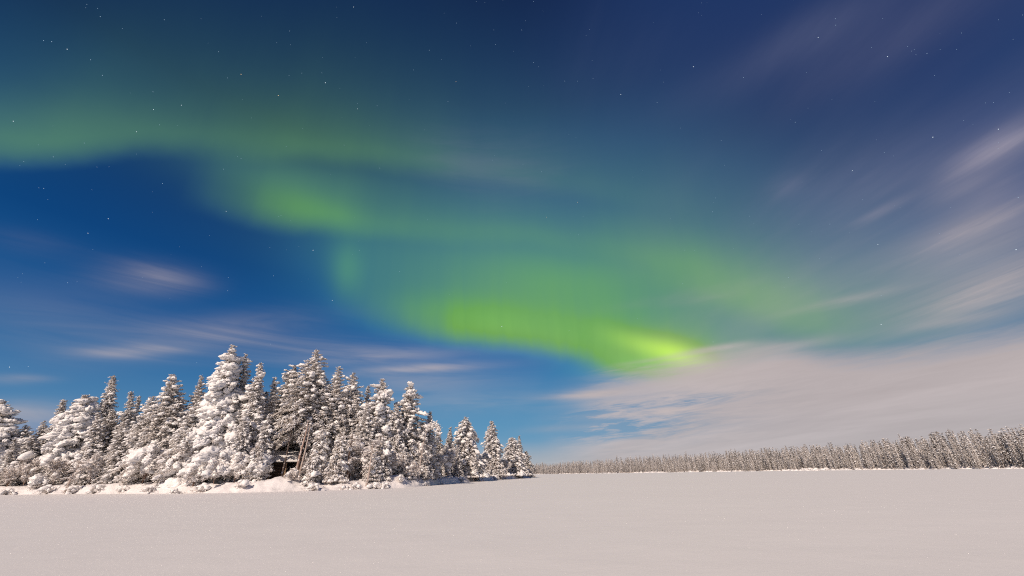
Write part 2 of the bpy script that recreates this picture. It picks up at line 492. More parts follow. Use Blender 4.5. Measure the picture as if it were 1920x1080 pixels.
def tuft(seed, n, w, spread=1.0):
    r = random.Random(seed)
    V, Fc = [], []
    for i in range(n):
        a = r.uniform(0, 2 * PI); up = r.uniform(-0.55, 0.5) * spread
        d = np.array([math.cos(a), math.sin(a), up]); d /= np.linalg.norm(d)
        L = r.uniform(0.55, 1.0)
        s = np.cross(d, np.array([r.uniform(-1, 1), r.uniform(-1, 1), r.uniform(0.2, 1)])); s /= np.linalg.norm(s)
        k = len(V)
        V += [d * 0.02, d * L * 0.55 + s * w, d * L, d * L * 0.55 - s * w]
        Fc += [(k, k + 1, k + 2), (k, k + 2, k + 3)]
    return np.array(V), np.array(Fc)


TUFT = [tuft(s, 8, 0.13) for s in range(5)]
TWIGT = [tuft(s + 9, 9, 0.055, 1.8) for s in range(5)]
TUFT_LOW = [tuft(s + 30, 4, 0.24) for s in range(4)]


class Acc:
    def __init__(s): s.v, s.f, s.n = [], [], 0

    def add(s, v, f):
        s.v.append(v); s.f.append(f + s.n); s.n += len(v)

    def many(s, tmpl, pos, rot, scl, rng):
        """place a random template at every pos, with (N,3,3) rot and (N,3) scale"""
        if len(pos) == 0: return
        pick = rng.integers(0, len(tmpl), len(pos))
        for k, (tv, tf) in enumerate(tmpl):
            m = np.nonzero(pick == k)[0]
            if len(m) == 0: continue
            v = tv[None, :, :] * scl[m][:, None, :]
            v = np.einsum('nij,nkj->nki', rot[m], v) + pos[m][:, None, :]
            f = tf[None, :, :] + (np.arange(len(m)) * len(tv))[:, None, None]
            s.add(v.reshape(-1, 3), f.reshape(-1, 3))

    def arrays(s):
        if not s.v: return np.zeros((0, 3)), np.zeros((0, 3), int)
        return np.concatenate(s.v), np.concatenate(s.f)


def mesh_from(name, v, f, mats, smooth=True, mi=None):
    me = bpy.data.meshes.new(name)
    me.vertices.add(len(v)); me.vertices.foreach_set('co', np.ascontiguousarray(v, dtype=np.float32).ravel())
    k = f.shape[1]
    me.loops.add(len(f) * k); me.loops.foreach_set('vertex_index', np.ascontiguousarray(f, dtype=np.int32).ravel())
    me.polygons.add(len(f))
    me.polygons.foreach_set('loop_start', np.arange(0, len(f) * k, k, dtype=np.int32))
    me.polygons.foreach_set('loop_total', np.full(len(f), k, dtype=np.int32))
    for m in (mats if isinstance(mats, (list, tuple)) else [mats]): me.materials.append(m)
    if mi is not None: me.polygons.foreach_set('material_index', np.ascontiguousarray(mi, dtype=np.int32))
    me.polygons.foreach_set('use_smooth', np.full(len(f), smooth, dtype=bool))
    me.update(calc_edges=True)
    return me


def link(name, data, parent=None, loc=None):
    o = bpy.data.objects.new(name, data); COL.objects.link(o)
    if parent is not None: o.parent = parent
    if loc is not None: o.location = loc
    return o


def tag(o, label=None, cat=None, group=None, kind=None):
    if label: o['label'] = label
    if cat: o['category'] = cat
    if group: o['group'] = group
    if kind: o['kind'] = kind
    return o


def tube(acc, pts, rad, seg=6):
    pts = np.asarray(pts, float); n = len(pts)
    d = np.gradient(pts, axis=0); d /= (np.linalg.norm(d, axis=1)[:, None] + 1e-9)
    ref = np.array([0.13, 0.97, 0.2]) if abs(d[0][1]) < 0.8 else np.array([0.97, 0.1, 0.2])
    a = np.cross(d, ref); a /= np.linalg.norm(a, axis=1)[:, None]
    b = np.cross(d, a)
    th = np.arange(seg) * 2 * PI / seg
    v = pts[:, None, :] + (a[:, None, :] * np.cos(th)[None, :, None] + b[:, None, :] * np.sin(th)[None, :, None]) * np.asarray(rad)[:, None, None]
    f = []
    for i in range(n - 1):
        for j in range(seg):
            p, q = i * seg + j, i * seg + (j + 1) % seg
            f += [(p, q, q + seg), (p, q + seg, p + seg)]
    acc.add(v.reshape(-1, 3), np.array(f))


def rotz_arr(yaw, tilt=None, roll=None):
    c, s = np.cos(yaw), np.sin(yaw)
    Z = np.zeros_like(c); O = np.ones_like(c)
    A = np.stack([np.stack([c, -s, Z], -1), np.stack([s, c, Z], -1), np.stack([Z, Z, O], -1)], 1)
    if tilt is not None:                                  # nose (x axis) down by tilt
        c, s = np.cos(tilt), np.sin(tilt)
        B = np.stack([np.stack([c, Z, s], -1), np.stack([Z, O, Z], -1), np.stack([-s, Z, c], -1)], 1)
        A = A @ B
    return A


# ------------------------------------------------------------------ trees
def gen_tree(seed, H, z0=0.6, Rm=3.0, p=1.2, q=0.85, nb=170, lump=0.25, lsize=0.5, frost=1.0, droop=0.6, up=0.25,
             step=0.34, tsize=0.46, trunk_r=None, limb=True, lean=0.0, low=False, twotops=False, top_dark=0.9, uneven=0.28, lowlump=0.35):
    rng = np.random.default_rng(seed)
    T, C, S = Acc(), Acc(), Acc()
    tr = trunk_r or 0.011 * H + 0.05
    zz_ = np.linspace(0, 1, 9)
    bx = lean * zz_ ** 1.6 * H * 0.12 + 0.10 * np.sin(zz_ * 5 + seed) * zz_
    by = 0.12 * np.sin(zz_ * 4 + seed * 2) * zz_
    tp = np.stack([bx, by, zz_ * H], 1)
    tube(T, tp, tr * (1.12 - zz_ * 1.04), 5 if low else 9)

    def axis(z):
        t = z / H
        return np.array([np.interp(t, zz_, bx), np.interp(t, zz_, by), z])
    ph = rng.uniform(0, 6.28, 4)
    tuf, snw, lmp = [], [], []
    for i in range(nb):
        u = 1 - (1 - (i + rng.random()) / nb) ** 0.68      # more branches where the crown is wide
        t = u
        z = z0 + (H - z0) * t
        a = i * 2.39996 + rng.uniform(-.4, .4)
        env = 1.14 * Rm * max(0.0, (1 - t ** p)) ** q
        env *= 1 + uneven * (math.sin(2 * a + ph[0] + t * 5) * .6 + math.sin(t * 17 + ph[1] + a) * .6)
        L = max(0.22, env * rng.uniform(.62, 1.1))
        base = axis(min(z, H * 0.985))
        dirx, diry = math.cos(a), math.sin(a)
        ns = max(2, int(L / step + .5))
        s = (np.arange(ns) + rng.random(ns) * .7 + .3) / ns
        upk = up + 0.5 * t; dr = droop * (1.15 - .5 * t)
        hor = L * s
        ver = L * (upk * s - dr * s * s)
        P = base + np.stack([dirx * hor, diry * hor, ver], 1)
        if limb and L > 0.5:
            q_ = np.linspace(0, 1, 4)
            LP = base + np.stack([dirx * L * q_, diry * L * q_, L * (upk * q_ - dr * q_ ** 2)], 1)
            tube(T, LP, (0.022 * L + 0.012) * (1.05 - q_), 3)
        k = 1 if low else 3
        for kk in range(k):
            wd = (0.26 * L * (1.1 - s) + 0.10) * rng.uniform(-1, 1, ns)
            Q = P + np.stack([-diry * wd, dirx * wd, -0.35 * np.abs(wd) + rng.normal(0, .07, ns)], 1)
            Q[:, 2] = np.maximum(Q[:, 2], 0.15)
            yaw = np.full(ns, a) + wd * 0.6 / max(L, .4)
            tlt = np.arctan(-(upk - 2 * dr * s)) * 0.8
            tuf.append(np.column_stack([Q, yaw, tlt, s, np.full(ns, t)]))
    tuf = np.concatenate(tuf)
    n = len(tuf)
    pos, yaw, tlt, s, t = tuf[:, :3], tuf[:, 3], tuf[:, 4], tuf[:, 5], tuf[:, 6]
    sc = tsize * rng.uniform(.7, 1.25, n)
    C.many(TUFT_LOW if low else TUFT, pos, rotz_arr(yaw + rng.uniform(-.5, .5, n), tlt), np.stack([sc * 1.15, sc * .8, sc * .75], 1), rng)
    # rime and small snow on each spray
    reps = 1 if low else 3
    for r_ in range(reps):
        m = rng.random(n) < frost * np.where(t > top_dark, .45, 1.0) * (1.0, .92, .85)[r_]
        k = m.sum()
        off = np.stack([rng.normal(0, .16, k), rng.normal(0, .16, k), rng.uniform(-.03, .15, k)], 1) * (tsize / .5)
        ln = tsize * (rng.uniform(.18, .46, k) if not low else rng.uniform(.25, .55, k))
        S.many(SML, pos[m] + off, rotz_arr(yaw[m] + rng.normal(0, .5, k), tlt[m] + rng.normal(0, .3, k)),
               np.stack([ln, ln * rng.uniform(.28, .5, k), ln * rng.uniform(.22, .42, k)], 1), rng)
    # heavier cushions toward the branch ends
    pl = .5 * lump * np.clip((s - .25) * 1.6, 0.05, 1) * np.where(t > top_dark, .25, 1.0) * (lowlump + (1.25 - lowlump) * np.clip((t - .2) / .35, 0, 1))
    m = rng.random(n) < pl
    k = m.sum()
    ls = lsize * .74 * np.exp(rng.normal(-.25, .42, k)) * (1.05 - .25 * t[m])
    ls = np.clip(ls, .12, lsize * 1.35)
    pp = pos[m] + np.stack([np.cos(yaw[m]) * .1, np.sin(yaw[m]) * .1, ls * .30], 1)
    rt = rotz_arr(yaw[m] + rng.normal(0, .4, k), tlt[m] * .7)
    sl = np.stack([ls * rng.uniform(.9, 1.35, k), ls * rng.uniform(.8, 1.1, k), ls * rng.uniform(.72, 1.0, k)], 1)
    pad = rng.random(k) < .55                              # half of them are long draped pads rather than balls
    sl[pad] *= np.array([1.35, 1.0, .66])
    bigm = (ls > .32) & (not low)
    S.many(BIG, pp[bigm], rt[bigm], sl[bigm], rng)
    S.many(SML if low else MID, pp[~bigm], rt[~bigm], sl[~bigm], rng)
    # daughter cushions make the big ones knobbly
    if not low and bigm.sum():
        for r_ in range(3):
            kb = bigm.sum(); th = rng.uniform(0, 2 * PI, kb)
            o2 = np.stack([np.cos(th), np.sin(th), rng.uniform(-.3, .5, kb)], 1) * (ls[bigm] * .75)[:, None]
            s2 = ls[bigm] * rng.uniform(.35, .62, kb)
            S.many(MID, pp[bigm] + o2, rt[bigm], np.stack([s2, s2 * .9, s2 * .8], 1), rng)
    return T, C, S


def gen_shrub(seed, H, Wd, stems=9, lump=0.12, lsize=0.32, arch=0.8, twig=0.5, lean=0.0, dens=1.0):
    """arched thin stems of birch or willow, bowed by rime and snow"""
    rng = np.random.default_rng(seed)
    T, C, S = Acc(), Acc(), Acc()
    for i in range(stems):
        a = i * 2.4 + rng.uniform(-.5, .5)
        reach = Wd * rng.uniform(.25, 1.0); h = H * rng.uniform(.6, 1.0)
        q = np.linspace(0, 1, 9)
        rad = reach * q ** 1.3
        ver = h * (np.sin(q * (PI / 2 + arch * .9)) / math.sin(min(PI / 2, PI / 2 + arch * .9)))
        ver = np.maximum(ver, .08)
        P = np.stack([math.cos(a) * rad + lean * h * q ** 2 * .4, math.sin(a) * rad, ver], 1)
        tube(T, P, (0.012 * h + .015) * (1.1 - q), 4)
        ns = max(4, int(h * 4.2 * dens))
        s = rng.uniform(.15, 1, ns)
        Q = np.stack([np.interp(s, q, P[:, j]) for j in range(3)], 1)
        for r_ in range(3):
            o = rng.normal(0, .24, (ns, 3)) * (0.6 + .5 * s)[:, None]
            o[:, 2] -= .08
            Q2 = Q + o; Q2[:, 2] = np.maximum(Q2[:, 2], .12)
            yaw = a + rng.normal(0, .9, ns); tl = rng.uniform(-.2, 1.0, ns)
            sc = twig * rng.uniform(.7, 1.3, ns)
            C.many(TWIGT, Q2, rotz_arr(yaw, tl), np.stack([sc, sc * .8, sc], 1), rng)
            m = rng.random(ns) < .75
            ln = twig * rng.uniform(.2, .55, m.sum())
            S.many(SML, Q2[m] + np.array([0, 0, .06]), rotz_arr(yaw[m], tl[m] * .7), np.stack([ln, ln * .3, ln * .28], 1), rng)
        m = rng.random(ns) < lump * 2
        k = m.sum(); ls = np.clip(lsize * np.exp(rng.normal(-.2, .4, k)), .12, 1.2)
        S.many(BIG if lsize > .33 else MID, Q[m] + np.stack([np.zeros(k), np.zeros(k), ls * .3], 1), rotz_arr(np.full(k, a), rng.uniform(0, .5, k)),
               np.stack([ls * 1.15, ls * .9, ls * .8], 1), rng)
    return T, C, S


def plant(name, gen, loc, yaw=0.0, scale=1.0, label=None, cat=None, group=None, mats=None, names=('trunk', 'crown', 'snow_load')):
    mt = mats or (M_BARK, M_NEEDLE, M_SNOW)
    root = link(name, None, loc=loc)
    root.rotation_euler = (0, 0, yaw); root.scale = (scale,) * 3
    tag(root, label, cat, group)
    for nm, acc, m in zip(names, gen, mt):
        v, f = acc.arrays()
        if len(v) == 0: continue
        link(nm, mesh_from(nm, v, f, m, smooth=(nm != names[1])), root)
    return root


def copy_tree(src, loc, yaw, scale, label, cat=None, group=None):
    r = src.copy(); COL.objects.link(r)
    r.location = loc; r.rotation_euler = (0, 0, yaw); r.scale = scale if isinstance(scale, tuple) else (scale,) * 3
    r['label'] = label
    if cat: r['category'] = cat
    if group: r['group'] = group
    for ch in src.children:
        c = ch.copy(); COL.objects.link(c); c.parent = r
    return r


# ------------------------------------------------------------------ the land
def interp_px(tab):
    az = [az_of(x) for x, _ in tab]; d = [q for _, q in tab]
    return lambda a: float(np.interp(a, az, d))


near_shore = interp_px([(-900, 150), (-300, 130), (0, 114), (200, 93), (330, 76), (450, 70), (600, 66), (720, 67), (785, 72), (850, 92), (905, 120), (960, 150), (1000, 178)])
AZ_TIP = az_of(1003)
far_shore = interp_px([(600, 900), (900, 780), (1000, 700), (1150, 470), (1300, 395), (1500, 325), (1700, 268), (1920, 222), (2400, 190), (3400, 170)])


def sstep(x):
    x = min(1.0, max(0.0, x)); return x * x * (3 - 2 * x)


def polar(az, d):
    a = R(az); return (math.sin(a) * d, math.cos(a) * d)


MOUNDS = []


def near_h(x, y):
    az = math.degrees(math.atan2(x, y)); d = math.hypot(x, y)
    s = d - near_shore(az)
    lat = R(AZ_TIP - az) * d
    n = mnoise.noise(Vector((x * .11, y * .11, 3)))
    n2 = mnoise.noise(Vector((x * .45, y * .45, 9)))
    m = min(s + 1.8 * n, lat * 1.2 + n)
    h = -0.35 + 1.5 * sstep(m / 6.5) + .7 * sstep((m - 6) / 26)
    if m > -1: h += .26 * mnoise.noise(Vector((x * 1.3, y * 1.3, 4))) * sstep((m + 1) / 2)
    if m > 0: h += .22 * n2 * sstep(m / 3) + .25 * n * sstep(m / 6)
    for mx_, my_, r_, hh in MOUNDS:
        h += hh * math.exp(-(((x - mx_) ** 2 + (y - my_) ** 2) / r_ ** 2))
    return h


def spot(px, extra):
    """ground point on the wooded shore under a column of the photo, `extra` metres behind the shoreline"""
    az = az_of(px); x, y = polar(az, near_shore(az) + extra)
    return x, y


mx0, my0 = spot(533, 4.2)
MOUNDS.append((mx0, my0, 2.6, 1.15))
for px_, ex_, r_, hh_ in [(462, 2.5, 1.5, .5), (655, 3, 1.4, .45), (745, 4, 2.4, .75), (205, 3, 1.6, .6), (300, 3, 1.5, .4), (600, 2.2, 1.2, .35), (700, 2.5, 1.3, .35), (500, 3.0, 1.6, .4), (420, 2.0, 1.6, .35)]:
    a_, b_ = spot(px_, ex_); MOUNDS.append((a_, b_, r_, hh_))


def grid_mesh(name, azs, rs_of, hfun, mat, kind_label):
    nA = len(azs); V = []; nR = None
    for a in azs:
        rr = rs_of(a); nR = len(rr)
        for r_ in rr:
            x, y = polar(a, r_); V.append((x, y, hfun(x, y)))
    Fq = []
    for i in range(nA - 1):
        for j in range(nR - 1):
            p = i * nR + j
            Fq.append((p, p + nR, p + nR + 1, p + 1))
    me = mesh_from(name, np.array(V), np.array(Fq)[:, ::-1], mat)
    o = link(name, me); tag(o, kind_label, kind='structure')
    return o


# lake: one sheet to the horizon, finer near the camera, with soft drifts
def lake_rs(_): return [0.02] + list(np.geomspace(2.5, 6000, 110))


def lake_h(x, y):
    d = math.hypot(x, y)
    if d > 60: return 0.0
    k = sstep((60 - d) / 40)
    return k * (.035 * mnoise.noise(Vector((x * .10, y * .22, 1))) + .012 * mnoise.noise(Vector((x * .5, y * .9, 5))))


grid_mesh('frozen_lake', list(np.linspace(-180, 180, 241)), lake_rs, lake_h, M_LAKE, 'flat frozen lake under smooth untouched pinkish snow')
grid_mesh('near_shore', list(np.linspace(-78, AZ_TIP + .25, 420)),
          lambda a: [near_shore(a) - 4 + q for q in list(np.arange(0, 22, .45)) + [24, 28, 34, 42, 55, 75, 110]], near_h, M_DRIFT,
          'low snowy bank of the wooded point at the left')


def far_h(x, y):
    az = math.degrees(math.atan2(x, y)); d = math.hypot(x, y)
    s = d - far_shore(az)
    n = mnoise.noise(Vector((x * .03, y * .03, 6)))
    m = s + 5 * n
    return -0.4 + 1.3 * sstep(m / 9) + 5.0 * sstep((m - 8) / 110) + 3.5 * sstep((m - 90) / 260) * sstep((az - 20) / 25) + .25 * n


grid_mesh('far_shore', list(np.linspace(-26, 78, 300)),
          lambda a: [far_shore(a) - 8 + q for q in list(np.arange(0, 30, 2.0)) + [36, 46, 60, 80, 110, 150, 200, 260, 340, 450, 700]], far_h, M_DRIFT,
          'low snowy shore rising gently under the distant forest')


def tilt_of(tx):
    """the trees at the left end all lean a little toward the left, away from the open lake"""
    return R(float(np.interp(tx, [250, 650], [9.0, 1.0])))


def tilt_rot(tx, yaw):
    a = R(azel(tx, 700)[0]); left = Vector((-math.cos(a), math.sin(a), 0))
    axis = Vector((0, 0, 1)).cross(left)
    return (Matrix.Rotation(tilt_of(tx), 3, axis) @ Matrix.Rotation(yaw, 3, 'Z')).to_euler()


def crown_spot(tx, ty, dist):
    """base point and height of a tree whose tip stands in direction (tx, ty) of the photo at that distance"""
    d = ray(tx, ty); k = dist / math.hypot(d[0], d[1])
    x, y, z = d[0] * k, d[1] * k, CAM_H + d[2] * k
    ph = tilt_of(tx); a = R(azel(tx, 700)[0])
    g = near_h(x, y) - 0.15
    for _ in range(3):
        H = (z - g) / math.cos(ph)
        bx_, by_ = x + math.cos(a) * math.sin(ph) * H, y - math.sin(a) * math.sin(ph) * H
        g = near_h(bx_, by_) - 0.15
    return (bx_, by_, g), H


# ------------------------------------------------------------------ front trees, one by one
WOOD = 'snow laden trees of the left shore'
TREES = {}
# key: (tip x, tip y, metres behind shoreline, name, category, label, generator settings)
SPEC = [
    ('edge', 4, 752, 5, 'snow_laden_pine', 'pine', 'round topped pine buried in snow cushions, cut by the left picture edge',
     dict(Rm=3.8, p=2.0, q=.8, lump=.8, lsize=.8, nb=200, lowlump=.3)),
    ('spire', 213, 704, 10, 'spruce', 'spruce', 'slender pointed spruce rising above the low trees at the left end',
     dict(Rm=3.6, p=.95, q=.9, lump=.14, lsize=.34, nb=260, up=.1, droop=.75)),
    ('cushion', 160, 740, 5, 'snow_laden_pine', 'pine', 'pine topped by huge round snow cushions left of the slender spruce',
     dict(Rm=3.1, p=2.2, q=.8, lump=.6, lsize=.95, nb=230, z0=1.0, lowlump=0.0)),
    ('smalltop', 119, 747, 12, 'spruce', 'spruce', 'small thin topped spruce peeping over snow cushions near the left edge',
     dict(Rm=2.4, p=1.1, q=.9, lump=.16, lsize=.35, nb=170)),
    ('twin', 249, 733, 8, 'spruce', 'spruce', 'narrow snowy spruce just right of the slender pointed spruce',
     dict(Rm=2.7, p=1.1, q=.85, lump=.30, lsize=.48, nb=190)),
    ('twin2', 261, 742, 12, 'spruce', 'spruce', 'thin dark tipped spruce tucked against the narrow snowy spruce',
     dict(Rm=2.0, p=1.1, q=.85, lump=.15, lsize=.35, nb=150)),
    ('broad', 325, 700, 5, 'snow_laden_pine', 'pine', 'broad bushy pine with blunt top between slender spruce and tallest tree',
     dict(Rm=4.3, p=1.7, q=.85, lump=.24, lsize=.50, nb=250)),
    ('behind', 377, 704, 13, 'pine', 'pine', 'dark topped pine peeping out left of the tallest snow covered tree',
     dict(Rm=3.2, p=1.5, q=.85, lump=.25, lsize=.4, nb=190, frost=.8)),
    ('tallest', 437, 645, 6, 'snow_laden_spruce', 'spruce', 'tallest tree, a massive spruce plastered with round snow lumps',
     dict(Rm=4.6, p=1.15, q=.85, lump=.55, lsize=.85, nb=330, droop=.8, lowlump=.8)),
    ('shoulder', 462, 662, 9, 'snow_laden_pine', 'pine', 'snow clumped pine whose top leans against the tallest tree on its right',
     dict(Rm=2.8, p=1.6, q=.85, lump=.36, lsize=.42, nb=220, top_dark=.94)),
    ('cone', 490, 680, 6, 'snow_laden_spruce', 'spruce', 'narrow cone shaped spruce wrapped in snow right of the tallest tree',
     dict(Rm=3.3, p=.95, q=.85, lump=.38, lsize=.52, nb=260, droop=.85)),
    ('finger', 516, 706, 9, 'snow_laden_spruce', 'spruce', 'thin finger like snowy spruce left of the log hut gap',
     dict(Rm=2.1, p=1.2, q=.8, lump=.30, lsize=.40, nb=190)),
    ('darkpine', 553, 684, 14, 'pine', 'pine', 'dark needled pine with pale tipped boughs behind the hut gap',
     dict(Rm=3.3, p=1.9, q=.85, z0=7.5, lump=.24, lsize=.42, nb=170, frost=.7)),
    ('bigpine', 594, 655, 9, 'tall_pine', 'pine', 'tall brownish open pine standing on a bare trunk beside the log hut',
     dict(Rm=5.0, p=1.5, q=.85, z0=6.6, lump=.2, lsize=.42, nb=230, frost=.85, droop=.62, trunk_r=.24)),
    ('frosty', 636, 686, 10, 'pine', 'pine', 'pine with twiggy brown top right of the tall open pine',
     dict(Rm=4.0, p=1.8, q=.85, lump=.24, lsize=.42, nb=240)),
    ('frosty2', 664, 697, 10, 'pine', 'pine', 'rounded pine crown between the twiggy topped pine and the lumpy spruce',
     dict(Rm=3.4, p=1.8, q=.85, lump=.28, lsize=.45, nb=220)),
    ('mid', 690, 722, 14, 'spruce', 'spruce', 'small dark topped spruce half hidden behind the lumpy spruce',
     dict(Rm=2.6, p=1.2, q=.85, lump=.15, lsize=.35, nb=150)),
    ('lumpy', 716, 710, 7, 'snow_laden_spruce', 'spruce', 'lumpy round shouldered spruce near the shore right of the log hut',
     dict(Rm=3.9, p=1.35, q=.85, lump=.42, lsize=.60, nb=260, z0=1.5)),
    ('hook', 768, 716, 7, 'snow_laden_pine', 'pine', 'tall pine with ragged flat top at the steep end of the tall trees',
     dict(Rm=3.3, p=2.3, q=.85, lump=.30, lsize=.50, nb=260, lean=.1)),
    ('droop', 803, 772, 6, 'snow_laden_spruce', 'spruce', 'thin drooping spruce leaning on the right flank of the tall group',
     dict(Rm=2.2, p=1.5, q=.8, lump=.30, lsize=.36, nb=190, droop=1.1, lean=.35)),
    ('dark1', 822, 797, 16, 'spruce', 'spruce', 'small dark spruce, left of the pair in the dip before the point',
     dict(Rm=2.3, p=1.1, q=.9, lump=.08, lsize=.3, nb=150, frost=.55)),
    ('dark2', 844, 801, 14, 'spruce', 'spruce', 'small dark spruce, right of the pair in the dip before the point',
     dict(Rm=2.2, p=1.2, q=.9, lump=.10, lsize=.3, nb=150, frost=.6)),
    ('bell', 873, 781, 7, 'snow_laden_spruce', 'spruce', 'bell shaped snowy spruce, first of three standing on the thin point',
     dict(Rm=5.0, p=1.9, q=.8, lump=.34, lsize=.50, nb=260, droop=.95)),
    ('second', 921, 789, 8, 'snow_laden_spruce', 'spruce', 'pointed brown and white spruce, middle of three on the thin point',
     dict(Rm=5.0, p=1.35, q=.85, lump=.25, lsize=.48, nb=240, droop=.9)),
    ('last', 960, 820, 6, 'snow_laden_spruce', 'spruce', 'low rounded spruce, last big tree before the tip of the point',
     dict(Rm=5.2, p=2.0, q=.8, lump=.30, lsize=.55, nb=230, droop=.9)),
    ('lastspire', 974, 817, 10, 'spruce', 'spruce', 'thin spire of a spruce poking up beside the last rounded spruce',
     dict(Rm=2.6, p=1.0, q=.9, lump=.10, lsize=.35, nb=150, frost=.7)),
    ('tip', 986, 846, 5, 'spruce', 'spruce', 'small brown half bare spruce at the very tip of the point',
     dict(Rm=3.6, p=1.3, q=.85, lump=.05, lsize=.3, nb=130, frost=.55, droop=.5)),
]
rnd = random.Random(5)
for i, (key, tx, ty, ex, name, cat, label, kw) in enumerate(SPEC):
    az = azel(tx, ty)[0]
    dist = near_shore(az) + ex + 5.0
    loc, H = crown_spot(tx, ty, dist)
    kw = dict(kw)
    kw.setdefault('z0', max(.5, .05 * H))
    mats = (M_BARK, M_NEEDLE if kw.get('frost', 1) > .75 else M_NEEDLE_B, M_SNOW)
    if dist > 115: kw.setdefault('step', .5); kw.setdefault('tsize', .62)
    TREES[key] = plant(name, gen_tree(100 + i, H, **kw), loc, rnd.uniform(0, 6.28) if 'lean' not in kw else 0, 1, label, cat, WOOD, mats)
    TREES[key].rotation_euler = tilt_rot(tx, TREES[key].rotation_euler[2])
    TREES[key]['H_'] = H


def put_by_tip(src, tx, ty, ex, label, cat=None, group=WOOD, wide=1.0):
    az = azel(tx, ty)[0]
    dist = near_shore(az) + ex + 4.5
    loc, H = crown_spot(tx, ty, dist)
    k = H / TREES[src]['H_']
    o = copy_tree(TREES[src], loc, rnd.uniform(0, 6.28), (k * wide, k * wide, k), label, cat, group)
    o.rotation_euler = tilt_rot(tx, o.rotation_euler[2])
    return o


# second row of named lower trees that fill the wall of the wood
SECOND = [
    ('broad', 50, 796, 9, 'low snowy pine just right of the cushioned pine at the left edge', 1.2),
    ('frosty', 84, 788, 12, 'brownish low pine in the dip near the left edge', 1.1),
    ('twin', 30, 822, 3, 'short snowy young spruce at the water line by the left edge', 1.3),
    ('cushion', 128, 772, 3, 'pine hung with fat snow pillows just left of the huge cushions', .62),
    ('smalltop', 140, 752, 13, 'second small thin topped spruce behind the huge snow cushions', 1.0),
    ('cone', 186, 772, 3, 'snow wrapped young spruce in front of the slender pointed spruce', 1.15),
    ('broad', 286, 742, 6, 'bushy pine shoulder left of the broad blunt topped pine', .95),
    ('frosty2', 233, 790, 3, 'low shaggy pine in front of the narrow snowy spruce', 1.1),
    ('broad', 362, 760, 3, 'shaggy pine filling the front between broad pine and tallest tree', 1.0),
    ('behind', 398, 722, 11, 'shaded pine crown close behind the left side of the tallest tree', 1.0),
    ('cone', 462, 770, 3, 'shorter snow wrapped spruce standing in front right of the tallest tree', 1.0),
    ('frosty2', 612, 708, 14, 'pine crown showing behind the tall open pine on its right', 1.0),
    ('frosty', 690, 752, 5, 'frosted pine with brown twigs left below the lumpy spruce', .85),
    ('second', 745, 758, 6, 'brown and white spruce filling below the ragged flat topped pine', .9),
    ('droop', 790, 792, 5, 'short drooping spruce at the foot of the steep end of the wood', 1.2),
]
for src, tx, ty, ex, label, wide in SECOND:
    put_by_tip(src, tx, ty, ex, label, None, WOOD, wide)

# columnar frosted spruce in front of the hut's right side
for i, (tx, ty, ex, Rm, label) in enumerate([
        (601, 796, 3.0, 1.25, 'slim column of a young spruce caked in snow right of the bare trunks'),
        (640, 812, 3.5, 1.9, 'young spruce with brown inner twigs and white outer boughs beside the slim column'),
        (715, 815, 3.0, 1.9, 'drooping young spruce under the lumpy spruce near the water line'),
        (497, 775, 3.5, 1.5, 'slim drooping young spruce left of the gap in front of the hut')]):
    az = azel(tx, ty)[0]; loc, H = crown_spot(tx, ty, near_shore(az) + ex + 1.8)
    plant('young_spruce', gen_tree(300 + i, H, z0=.3, Rm=Rm, p=1.8, q=.8, lump=.36, lsize=.34, nb=120, step=.36, tsize=.42, droop=1.1),
          loc, 0, 1, label, 'young spruce', WOOD)

# trees standing deeper in the wood: crowns only show between the front ones
deep_src = ['broad', 'behind', 'frosty', 'frosty2', 'cone', 'twin', 'second', 'mid', 'darkpine']
px_ = -260
cnt = 0
skyline = interp_px([(-400, 740), (-100, 745), (0, 770), (60, 800), (100, 792), (150, 772), (210, 745), (260, 760), (330, 730), (400, 720), (440, 700), (500, 715), (560, 720), (600, 700), (660, 720), (720, 745), (780, 760), (815, 815), (860, 825), (900, 835), (950, 850), (990, 872)])
while px_ < 985:
    for row in range(3):
        x_ = px_ + rnd.uniform(-9, 9) + row * 6
        ex = 13 + row * 8 + rnd.uniform(-2, 2)
        az = az_of(x_)
        ymin = skyline(az)
        ty = ymin + rnd.uniform(8, 40) + row * 6
        if 470 < x_ < 640 and row == 0: continue               # clearing with the hut
        a2 = azel(x_, ty)[0]
        if R(AZ_TIP - a2) * (near_shore(a2) + ex) < 5: continue
        loc, H = crown_spot(x_, ty, near_shore(a2) + ex)
        if H < 4: continue
        s_ = rnd.choice(deep_src)
        k = H / TREES[s_]['H_']
        o = copy_tree(TREES[s_], loc, rnd.uniform(0, 6.28), (k * 1.05, k * 1.05, k), 'snowy tree deep in the wood, mostly hidden behind the front row', 'tree', 'trees deep in the left wood')
        o.rotation_euler = tilt_rot(x_, o.rotation_euler[2])
        cnt += 1
    px_ += 30 if px_ < 800 else 20

